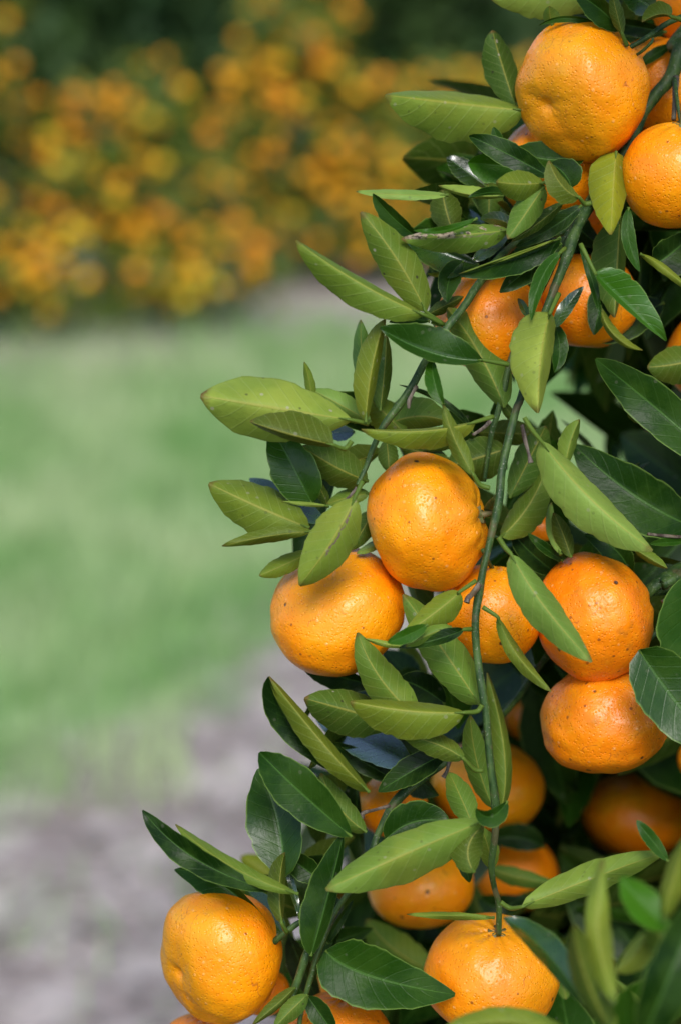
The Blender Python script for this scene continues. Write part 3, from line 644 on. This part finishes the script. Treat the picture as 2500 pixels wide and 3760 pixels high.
lf('l', 870, 1400, 640, 1240, 430, 1165, 155, 140, 't', 2.5, bri=.04, br='c')
# --- lower right, close to the lens
lf('s', 930, 1370, 770, 700, 812, -20, 115, 115, 'u', -20, .45, .75, br='d')
lf('s', 1440, 660, 1190, 420, 990, 150, 140, 160, 't', -19, bri=.95, br='d', tilt=.5)
lf('S', 2350, 3820, 2465, 3560, 2570, 3270, 80, 95, 't', -21, bri=.12, br='d')
lf('s', 1240, 700, 1130, 900, 945, 1070, 135, 95, 'u', -16, .75, .9, br='d')
lf('S', 2435, 3380, 2480, 3200, 2550, 3040, 35, 50, 'u', -20, .65, .7, br='d')
lf('S', 2140, 3690, 2000, 3495, 1846, 3370, 34, 62, 'b', -11, tilt=.7, bri=.4, br='d')
lf('s', 900, 1640, 640, 1100, 540, 620, 120, 185, 'u', -19, .45, .22, br='d')
lf('S', 2340, 3790, 2430, 3690, 2560, 3655, 20, 30, 't', -16, bri=.4, br='d')
lf('S', 2090, 3800, 1840, 3752, 1615, 3795, 45, 52, 'u', -15, .25, .8, br='d')
lf('s', 1200, 1400, 1080, 1300, 920, 1130, 45, 45, 'u', -8, .2, .6, br='d')

lf('S', 1995, 3110, 1895, 3075, 1790, 3085, 42, 48, 't', 16, bri=.1)  # this leaf and the next are added to dim the deep tangerine
lf('S', 1760, 3290, 1830, 3330, 1930, 3290, 45, 40, 't', 15, bri=.08)
lf('S', 2255, 3800, 2185, 3630, 2150, 3450, 45, 52, 'u', -19, .3, .7, br='d')
lf('S', 2480, 3560, 2420, 3440, 2395, 3330, 48, 40, 'u', -17, .35, .75, br='d')
lf('S', 2115, 3810, 2080, 3690, 2068, 3570, 42, 42, 'u', 8, .1, .7, br='d')
lf('S', 2330, 3830, 2300, 3740, 2310, 3620, 50, 45, 't', -18, bri=.6, br='d')
lf('S', 2050, 700, 2120, 830, 2205, 900, 40, 45, 't', 3, bri=.1)
lf('S', 2280, 1010, 2215, 1100, 2180, 1230, 45, 50, 't', 1.5, bri=.15)
lf('S', 1700, 960, 1650, 1020, 1640, 1110, 38, 38, 't', 0, bri=.2)
tree = empty('tangerine_tree', (.62, 1.62, 0))
tag(tree, 'near tangerine tree whose drooping leafy green branches fill the right side', 'tree')
TINV = Matrix.Translation(Vector((-.62, -1.62, 0)))
def bpts(lst): return [tuple(P(x, y, d / 100)) + (r * PX * .94,) for x, y, d, r in lst]
def shift(g): g.v = [tuple(TINV @ Vector(v)) for v in g.v]; return g
def branch(lst, mat=M_GREENBARK, name='branch', parent=None, extra=None, wob=.10):
    g = G(); tube(g, (extra or []) + bpts(lst), 12, 6, wob); shift(g)
    return g.build(name, mat, parent or tree)
# trunk (right of the frame) and boughs
tg = G(); tube(tg, [(.62, 1.62, -.05, .05), (.60, 1.60, .35, .038), (.66, 1.58, .8, .034), (.64, 1.60, 1.3, .028), (.58, 1.62, 1.8, .02)], 14, 6, .1)
shift(tg).build('trunk', M_GREYBARK, tree)
BR = {}
BR['a'] = branch([(2560, 60, 4, 30), (2500, 168, 3, 29), (2466, 275, 3, 29), (2409, 344, 3, 26), (2359, 413, 3, 24), (2306, 536, 2.5, 24), (2244, 625, 2, 25), (2168, 745, .5, 25), (2114, 840, -.5, 22), (2084, 929, -1, 21), (2053, 1009, -1.2, 19),
                  (2019, 1097, -1.5, 17), (1985, 1190, -1.5, 16), (1945, 1330, -1, 16), (1912, 1459, -.8, 15), (1889, 1520, -.8, 15), (1843, 1714, -1.2, 15), (1828, 1844, -1.6, 16), (1794, 1997, -1.8, 14), (1771, 2100, -2, 14), (1757, 2180, -2, 16), (1744, 2280, -2.2, 15),
                  (1749, 2394, -2.2, 15), (1767, 2528, -2.4, 15), (1782, 2620, -2.4, 15), (1797, 2791, -2.4, 15), (1817, 2956, -2.2, 16), (1817, 3059, -2, 13), (1803, 3174, -1.6, 13), (1813, 3256, -1, 11), (1829, 3321, -.6, 12), (1830, 3432, 0, 10)],
                 extra=[(.60, 1.61, 1.62, .014), (.52, 1.40, 1.66, .011), (.33, 1.22, 1.60, .007)])
BR['b'] = branch([(2160, 745, 1.2, 15), (2064, 850, 1.5, 16), (1950, 860, 1.8, 16), (1855, 925, 1.4, 16), (1755, 1045, 0, 16), (1702, 1126, -.6, 15), (1633, 1214, -1, 15), (1564, 1321, -1.2, 15), (1507, 1425, -1.4, 15), (1455, 1500, -1.5, 15), (1405, 1568, -1.6, 14), (1372, 1640, -1.6, 11), (1345, 1712, -1.6, 10), (1312, 1782, -1.8, 8)])
branch([(2150, 770, 1.0, 14), (2060, 900, 0.5, 14), (2015, 1000, .3, 14), (1960, 1110, .6, 12), (1920, 1180, .8, 11), (1868, 1337, .6, 11), (1847, 1440, .4, 12), (1822, 1528, .4, 11), (1801, 1600, .6, 10), (1775, 1768, 1, 8)])
BR['c'] = branch([(2120, 2340, 8, 20), (1995, 2420, 7, 16), (1900, 2560, 6, 14), (1760, 2710, 3, 14), (1637, 2795, 1.5, 16), (1545, 2864, 1, 17), (1453, 2944, .8, 18), (1392, 3052, .6, 14), (1361, 3136, .4, 15), (1300, 3250, .2, 12), (1233, 3345, 0, 11), (1168, 3500, -.8, 12), (1142, 3590, -1, 11), (1110, 3700, -1, 10), (1095, 3800, -1, 9)],
                 extra=[(.63, 1.6, 1.2, .014), (.45, 1.42, 1.16, .010), (.27, 1.26, 1.15, .006)])
branch([(1165, 3420, 0, 10), (1112, 3384, -.4, 11), (1053, 3420, -.6, 12), (1010, 3455, -.4, 13), (985, 3480, 0, 10)], parent=tree)
branch([(1168, 3430, -.6, 9), (1128, 3500, -1.6, 17), (1098, 3590, -1.6, 16), (1062, 3690, -1.6, 13), (1040, 3800, -1.4, 10)])
BR['d'] = branch([(2600, 2040, 4, 26), (2500, 2085, 3, 26), (2436, 2128, 2, 25), (2375, 2178, 2, 24), (2340, 2230, 3, 16)], M_GREENBARK, extra=[(.64, 1.6, 1.25, .02), (.5, 1.4, 1.28, .012)])
branch([(2520, 2150, 2.5, 9), (2478, 2230, 2, 9), (2440, 2290, 1.6, 11), (2385, 2342, 1.4, 12), (2340, 2390, .5, 9)])
branch([(2540, 40, 1, 14), (2500, 62, 0, 12), (2440, 90, -.4, 11), (2370, 140, -.8, 10), (2290, 185, -.6, 9), (2240, 205, 0, 7)])
branch([(2395, 142, -1.2, 5), (2388, 158, -1.3, 6), (2345, 196, -.8, 6), (2300, 215, 0, 5)])
branch([(2480, 285, 2.6, 14), (2476, 370, 1.6, 10), (2472, 440, 1, 9)], M_GREYBARK)
branch([(2475, 290, 2, 9), (2486, 380, 1, 7), (2495, 450, .6, 6)])
branch([(1788, 1868, .4, 15), (1803, 1852, -.4, 19), (1820, 1835, -1.2, 17), (1832, 1822, -1.6, 12)])
branch([(1805, 2085, 1.5, 9), (1790, 2060, .5, 9), (1772, 2020, -1, 9)])
branch([(2440, 1270, 26, 14), (2380, 1300, 27, 10), (2310, 1345, 28, 8)], M_GREYBARK)
branch([(2385, 1480, 40, 26), (2402, 1600, 40, 38), (2400, 1740, 40, 44), (2410, 1950, 40, 50), (2430, 2300, 40, 55)], M_GREYBARK)
branch([(2396, 1700, 40, 30), (2330, 1735, 38, 20), (2260, 1800, 36, 14)], M_GREYBARK)
for tw in ([(1800, 1545, -.6, 7), (1775, 1570, -.6, 7), (1733, 1597, -.8, 6)], [(1755, 2145, -2.4, 11), (1735, 2175, -2.8, 10), (1718, 2195, -3.2, 11), (1712, 2213, -3.3, 12)],
           [(1430, 2958, -.2, 6), (1380, 2972, -.8, 6), (1332, 2985, -1.2, 8), (1328, 3005, -1.2, 9)], [(2376, 1962, -1, 6), (2440, 1968, -.6, 6), (2520, 1974, 0, 7)],
           [(2497, 2145, -1, 7), (2460, 2190, -1.4, 7), (2430, 2210, -1.6, 9)], [(1308, 1790, -2.2, 6), (1285, 1820, -2.4, 5), (1258, 1845, -2.5, 4)],
           [(1528, 1418, -1.8, 8), (1512, 1445, -2, 6), (1502, 1470, -2.1, 8), (1500, 1500, -2.1, 5)], [(1648, 2795, .6, 7), (1640, 2830, .4, 6), (1628, 2855, .4, 11)],
           [(1915, 1560, -.6, 8), (1928, 1620, -.8, 8), (1940, 1670, -1, 6), (1946, 1700, -1, 10)]):
    branch(tw, M_DEAD, 'twig', wob=.35)

rs = np.random.RandomState(5); built = []
for i, q in enumerate(LV):
    d = q['d'] / 100; dt = q['dt'] / 100 if q['dt'] is not None else d + rs.uniform(-.012, .006)
    tl = q['tilt'] if q['tilt'] is not None else rs.uniform(-.1, .25)
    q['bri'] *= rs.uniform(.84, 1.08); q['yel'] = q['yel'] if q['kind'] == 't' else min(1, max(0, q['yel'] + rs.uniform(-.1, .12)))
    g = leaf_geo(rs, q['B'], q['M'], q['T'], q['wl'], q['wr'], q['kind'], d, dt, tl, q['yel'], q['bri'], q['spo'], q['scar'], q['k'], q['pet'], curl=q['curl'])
    L = math.hypot(q['T'][0] - q['B'][0], q['T'][1] - q['B'][1])
    inside = sum(1 for p in (q['B'], q['M'], q['T']) if 0 <= p[0] <= 2500 and 0 <= p[1] <= 3760) / 3
    built.append((L * (abs(q['wl']) + abs(q['wr'])) * inside * (1 if q['d'] < 4 else .3), q, g))
built.sort(key=lambda b: -b[0])
rest = G()
for n_, (a_, q, g) in enumerate(built):
    shift(g)
    if n_ < 100: g.build('leaf', M_LEAF, BR[q['br']])
    else:
        k = len(rest.v); rest.v += g.v; rest.f += [tuple(i + k for i in f) for f in g.f]; rest.uv += g.uv; rest.t += g.t
# the rest of the crown: leaves behind, above and to the right of what the photo frames
FRUITS = [(2122, 330, 256, 1.2), (2482, 645, 203, .6), (2430, 320, 205, 7), (2570, 10, 185, 6.5), (2030, 620, 205, 4.5), (2150, 775, 125, 8), (1800, 1188, 205, 3), (2150, 1105, 190, 4.5), (2600, 1310, 195, 6), (1580, 1935, 264, .6), (1247, 2235, 250, 1.8), (1800, 2255, 192, 2.4), (2180, 2266, 240, 1.6), (2235, 2640, 250, 2.6), (1790, 2888, 207, 19), (2335, 2992, 212, 27), (1545, 3255, 195, 15), (1890, 3205, 160, 21), (1806, 3580, 250, 1.6), (802, 3515, 252, 1.2), (1245, 3835, 205, 2.2), (735, 3860, 150, 5), (1270, 3610, 105, 10), (965, 3640, 100, 6), (1440, 2960, 130, 8), (1945, 2640, 95, 24), (1985, 1945, 75, 12), (2580, 2790, 95, 12), (2340, 1575, 70, 45)]
def rand_leaf(g, rs, c, size):
    ax = Vector(rs.normal(size=3)); ax.z -= .6; ax.normalize(); s2 = ax.cross(Vector(rs.normal(size=3))).normalized(); nn = ax.cross(s2)
    if nn.z < 0: nn = -nn; s2 = -s2
    L = size * rs.uniform(.7, 1.2); W = L * rs.uniform(.18, .25); vs = []; uv = []
    for u in (0, .15, .35, .55, .75, .92, 1.0):
        f = max(math.sin(math.pi * u ** .9), .03) ** .85; bend = -.12 * L * u * u
        for v in (-1, -.5, 0, .5, 1): vs.append(c + ax * L * u + s2 * (W * f * v) + nn * (abs(v) * W * f * .3 + bend)); uv.append((u, .5 + .5 * v))
    fs = [(i * 5 + j, i * 5 + j + 1, i * 5 + j + 6, i * 5 + j + 5) for i in range(6) for j in range(4)]
    p0, p1, p3 = vs[12], vs[13], vs[17]
    if (p1 - p0).cross(p3 - p0).dot(nn) < 0: fs = [q[::-1] for q in fs]
    for p in (c, c + ax * L * .5, c + ax * L):            # keep clear of the line of fruit
        r_ = p - CL; dp = r_.dot(FW); X_ = 1250 + r_.x / dp * D0 / PX; Y_ = 1880 - r_.dot(UP) / dp * D0 / PX
        for fx, fy, fr, fd in FRUITS:
            if (X_ - fx) ** 2 + (Y_ - fy) ** 2 < (fr * .98) ** 2 and dp - D0 < fd / 100 + .01: return
    g.add([tuple(TINV @ v) for v in vs], fs, uv, (rs.uniform(.1, .5), rs.uniform(.0, .35), .2, 0))  # low tones: the crown's inner shade is put into the leaf colour
# boxes: x0,x1,y0,y1 (photo px), d0,d1 (m), count
for (x0, x1, y0, y1, a, b, n) in [(2180, 2700, -100, 1150, .10, .4, 320), (2420, 3000, 1000, 2000, .10, .6, 120), (1950, 2900, 2420, 3900, .16, .5, 620), (1500, 1980, 2720, 3900, .2, .5, 330),
                                 (1380, 1560, 2850, 3900, .2, .5, 40), (1900, 2420, 2050, 2600, .14, .5, 110), (1950, 3000, -1800, -680, -.10, .7, 460), (2250, 3000, -700, -400, .12, .6, 60), (3080, 4200, -200, 3900, -.05, .6, 560), (2760, 3100, -200, 3900, .12, .5, 260), (1990, 2150, 400, 800, .12, .35, 40), (2050, 2500, 3900, 4600, 0, .5, 60)]:
    for _ in range(n): rand_leaf(rest, rs, P(rs.uniform(x0, x1), rs.uniform(y0, y1), rs.uniform(a, b)), .085)
for (x0, x1, y0, y1, a, b, n) in [(1180, 1480, 1480, 1980, .02, .06, 9), (1480, 1860, 1480, 1720, .03, .06, 8), (1880, 2400, 1900, 2250, .05, .12, 22), (1180, 1720, 2480, 3000, .04, .10, 26),
                                 (1020, 1480, 2980, 3600, .03, .09, 22), (1750, 2150, 700, 1150, .05, .12, 26), (1600, 1800, 740, 960, .03, .07, 6), (1850, 2100, 1500, 2000, .06, .12, 8), (2150, 2450, 60, 250, .06, .1, 10)]:
    for _ in range(n): rand_leaf(rest, rs, P(rs.uniform(x0, x1), rs.uniform(y0, y1), rs.uniform(a, b)), .052)
tag(rest.build('leaf', M_LEAF, tree), kind='stuff')
# inner boughs carrying that foliage
for pts in ([(.63, 1.6, 1.0, .016), (.5, 1.55, 1.05, .012), (.3, 1.5, 1.0, .008), (.12, 1.45, .95, .005)], [(.64, 1.6, 1.35, .015), (.45, 1.5, 1.5, .010), (.25, 1.4, 1.62, .006)],
            [(.66, 1.58, .85, .015), (.45, 1.4, .9, .010), (.25, 1.2, .93, .005)], [(.62, 1.6, 1.5, .014), (.75, 1.3, 1.6, .009), (.6, 1.1, 1.75, .005)]):
    g = G(); tube(g, pts, 8, 5, .1); shift(g).build('branch', M_GREYBARK, tree)

# ------------------------------------------------------------------ tangerines
def fruit_mesh(seed, Rm, q, dim_top, dim_bot, neck, lump, egg=None, star=.25, nseg=80, nring=56):
    vs = []; fs = []; o = Vector((seed * 3.1, seed * 1.7, seed))
    def pt(t, p):
        d = Vector((math.sin(t) * math.cos(p), math.sin(t) * math.sin(p), math.cos(t)))
        r = 1 + lump * noise.noise(d * 1.3 + o) + lump * .35 * noise.noise(d * 3.4 + o)
        a1 = t / (.42 if star > .1 else .58); a2 = (math.pi - t) / .40
        r -= dim_top * math.exp(-a1 * a1) * (1 + star * math.cos(9 * p + seed))
        if star < .1: r -= dim_top * .5 * math.exp(-(t / .11) ** 2)
        if egg: r *= 1 + egg[3] * (d.x * egg[0] + d.y * egg[1] + d.z * egg[2])
        r += 0 ; r -= dim_bot * math.exp(-a2 * a2 * 1.3)
        r += neck * math.exp(-((t - .42) / .25) ** 2) * (1 + .25 * math.cos(7 * p))
        r *= 1 + (.010 if star > .1 else .002) * math.cos(10 * p + seed) * math.exp(-(t / .9) ** 2)
        return Vector((d.x * r, d.y * r, d.z * r * q)) * Rm
    vs.append(pt(0, 0))
    for j in range(1, nring):
        t = math.pi * j / nring
        for i in range(nseg): vs.append(pt(t, 2 * math.pi * i / nseg))
    vs.append(pt(math.pi, 0)); L = len(vs) - 1
    for i in range(nseg): fs.append((0, 1 + i, 1 + (i + 1) % nseg)); fs.append((L, L - nseg + (i + 1) % nseg, L - nseg + i))
    for j in range(nring - 2):
        for i in range(nseg):
            a = 1 + j * nseg; b = a + nseg; fs.append((a + i, b + i, b + (i + 1) % nseg, a + (i + 1) % nseg))
    return vs, fs
GRP = 'tangerines hanging on the near tree'
def tangerine(x, y, Rp, d, q, axis, label, mat=0, dt=.10, db=.10, neck=0.0, lump=.03, seed=1, calyx=False, spin=0.0, egg=None, star=.25):
    k = (D0 + d / 100) / D0
    ax = (RT * axis[0] + UP * axis[1] - FW * axis[2]).normalized()
    rot = ax.to_track_quat('Z', 'Y').to_matrix() @ Matrix.Rotation(spin, 3, 'Z')
    if egg:
        e = RT * egg[0] + UP * egg[1] - FW * egg[2]; am = e.length; e = rot.transposed() @ e.normalized(); egg = (e.x, e.y, e.z, am)
    vs, fs = fruit_mesh(seed, Rp * PX * k, q, dt, db, neck, lump, egg, star)
    o = empty('tangerine', P(x, y, d / 100)); o.rotation_euler = rot.to_euler()
    tag(o, label, 'tangerine', GRP)
    link_mesh('peel', vs, fs, M_PEEL[mat], o)
    if calyx:
        z0 = Rp * PX * k * q * (1 - dt * 1.25); g = G(); rr = .0042
        ring = [(0, 0, z0 + .0012)]; f = []
        for i in range(20):
            a = 2 * math.pi * i / 20; r = rr * (1.15 if i % 4 in (0, 1) else .72); ring.append((r * math.cos(a), r * math.sin(a), z0 + .0013 + (.0004 if i % 4 in (0, 1) else 0)))
        for i in range(20): ring.append((ring[1 + i][0] * .8, ring[1 + i][1] * .8, z0 - .002))
        for i in range(20): f += [(0, 1 + i, 1 + (i + 1) % 20), (1 + i, 21 + i, 21 + (i + 1) % 20, 1 + (i + 1) % 20)]
        g.add(ring, f); tube(g, [(0, 0, z0 - .001, .0019), (0.0002, 0, z0 + .004, .0015), (0, .0005, z0 + .011, .0014)], 8, 4); g.build('calyx', M_CALYX, o)
    return o
T_ = tangerine
T_(2122, 330, 256, 1.2, .90, (-.60, -.36, .50), 'large smooth tangerine at the upper right with a dimple low on its left side', 0, .17, .05, seed=1, lump=.08, star=0, egg=(.03, -.01, 0))
T_(2482, 645, 203, .6, .98, (.05, .92, .35), 'bright tangerine cut by the right edge just below the thick forked branch', 0, .07, .06, seed=2, calyx=True)
T_(2430, 320, 205, 7, .93, (.2, .9, .1), 'shaded tangerine behind the thick forked branch at the upper right', 2, seed=3)
T_(2570, 10, 185, 6.5, .9, (.1, .9, .1), 'tangerine at the top right corner of the view behind an olive leaf', 2, seed=4)
T_(2030, 620, 205, 4.5, .95, (.0, .8, .3), 'tangerine tucked behind the leaves under the large top one', 0, seed=5)
T_(2150, 775, 125, 8, .9, (.0, .8, .1), 'dark shaded tangerine behind the main stem below the large top one', 2, seed=6)
T_(1800, 1188, 205, 3, .95, (.3, .85, .2), 'tangerine behind the left stem with a small brown blemish near its bottom', 2, seed=7)
T_(2150, 1105, 190, 4.5, .97, (.1, .9, .1), 'tangerine behind the right stem with a small blue green leaf across it', 2, seed=8)
T_(2640, 1310, 195, 6, .95, (.1, .9, .1), 'tangerine peeking in at the right edge above the large dark leaf', 2, seed=9)
T_(1582, 1938, 254, .6, .83, (.93, .24, .20), 'tall central tangerine pressed against the stem, stalk end to the right', 0, .10, .05, neck=.06, seed=10, lump=.07, calyx=True, egg=(-.075, .095, 0))
T_(1247, 2235, 250, 1.8, .88, (-.28, .80, .62), 'wide tangerine left of centre with a leaf lying over its dented top', 0, .20, .08, seed=11, lump=.075, star=0, egg=(-.03, -.02, 0))
T_(1800, 2255, 192, 2.4, .97, (.15, .95, .10), 'small tangerine half hidden behind the hanging central stem', 0, .07, .06, neck=.02, seed=12)
T_(2180, 2266, 240, 1.6, .88, (.93, .25, -.25), 'speckled dark orange tangerine at right with a long pale leaf over its left', 1, .06, .05, seed=13, lump=.07)
T_(2235, 2640, 250, 2.6, .80, (-.25, .93, .15), 'flattened speckled tangerine directly below the other speckled one', 1, .10, .06, seed=14, lump=.10, egg=(-.03, .03, 0))
T_(1790, 2888, 207, 19, .82, (.1, .93, .1), 'blurred tangerine deep behind the lower part of the central stem', 0, seed=15)
T_(2335, 2992, 212, 27, .74, (.05, .95, .1), 'blurred flat tangerine in the shade below the speckled pair', 2, seed=16)
T_(1545, 3255, 195, 15, .78, (-.1, .93, .1), 'blurred tangerine under the broad pale leaf at bottom centre', 0, seed=17)
T_(1890, 3205, 160, 21, .9, (.1, .9, .1), 'dim reddish blurred tangerine behind the bottom of the central stem', 2, seed=18)
T_(1806, 3580, 250, 1.6, .84, (.06, .86, .42), 'bright tangerine at bottom centre hanging from the tip of the stem', 0, .09, .06, neck=.025, seed=19, calyx=True, lump=.05, star=.13)
T_(802, 3515, 252, 1.2, .88, (-.78, -.22, .50), 'large tangerine at the lower left with a dent on its left side', 0, .20, .05, seed=20, lump=.07, star=0, egg=(.03, .035, 0))
T_(1245, 3835, 205, 2.2, .95, (.1, .95, .1), 'tangerine cut by the bottom edge under the broad dark leaf', 1, seed=21)
T_(735, 3860, 150, 5, .95, (.1, .95, .1), 'tangerine barely showing at the bottom edge below the large lower left one', 2, seed=22)
T_(1270, 3610, 105, 10, .9, (.1, .9, .1), 'small blurred tangerine behind the edge of the broad dark leaf', 0, seed=23)
T_(965, 3640, 100, 6, .9, (.1, .9, .1), 'small tangerine showing behind the right side of the large lower left one', 2, seed=24)
T_(1440, 2960, 130, 8, .9, (.1, .9, .1), 'tangerine glimpsed through the leaves beside the dark slanting branch', 0, seed=25)
T_(1945, 2640, 95, 24, .9, (.1, .9, .1), 'dim blurred tangerine in the gap left of the flattened speckled one', 2, seed=26)
T_(1985, 1945, 75, 12, .9, (.1, .9, .1), 'dim tangerine glimpsed under the hanging leaves right of the central stem', 2, seed=27)
T_(2580, 2790, 95, 12, .9, (.1, .9, .1), 'tangerine sliver at the right edge beside the flattened speckled one', 0, seed=28)
T_(2340, 1575, 70, 45, .9, (.1, .9, .1), 'blurred golden tangerine through the gap beside the grey bough', 0, seed=29)
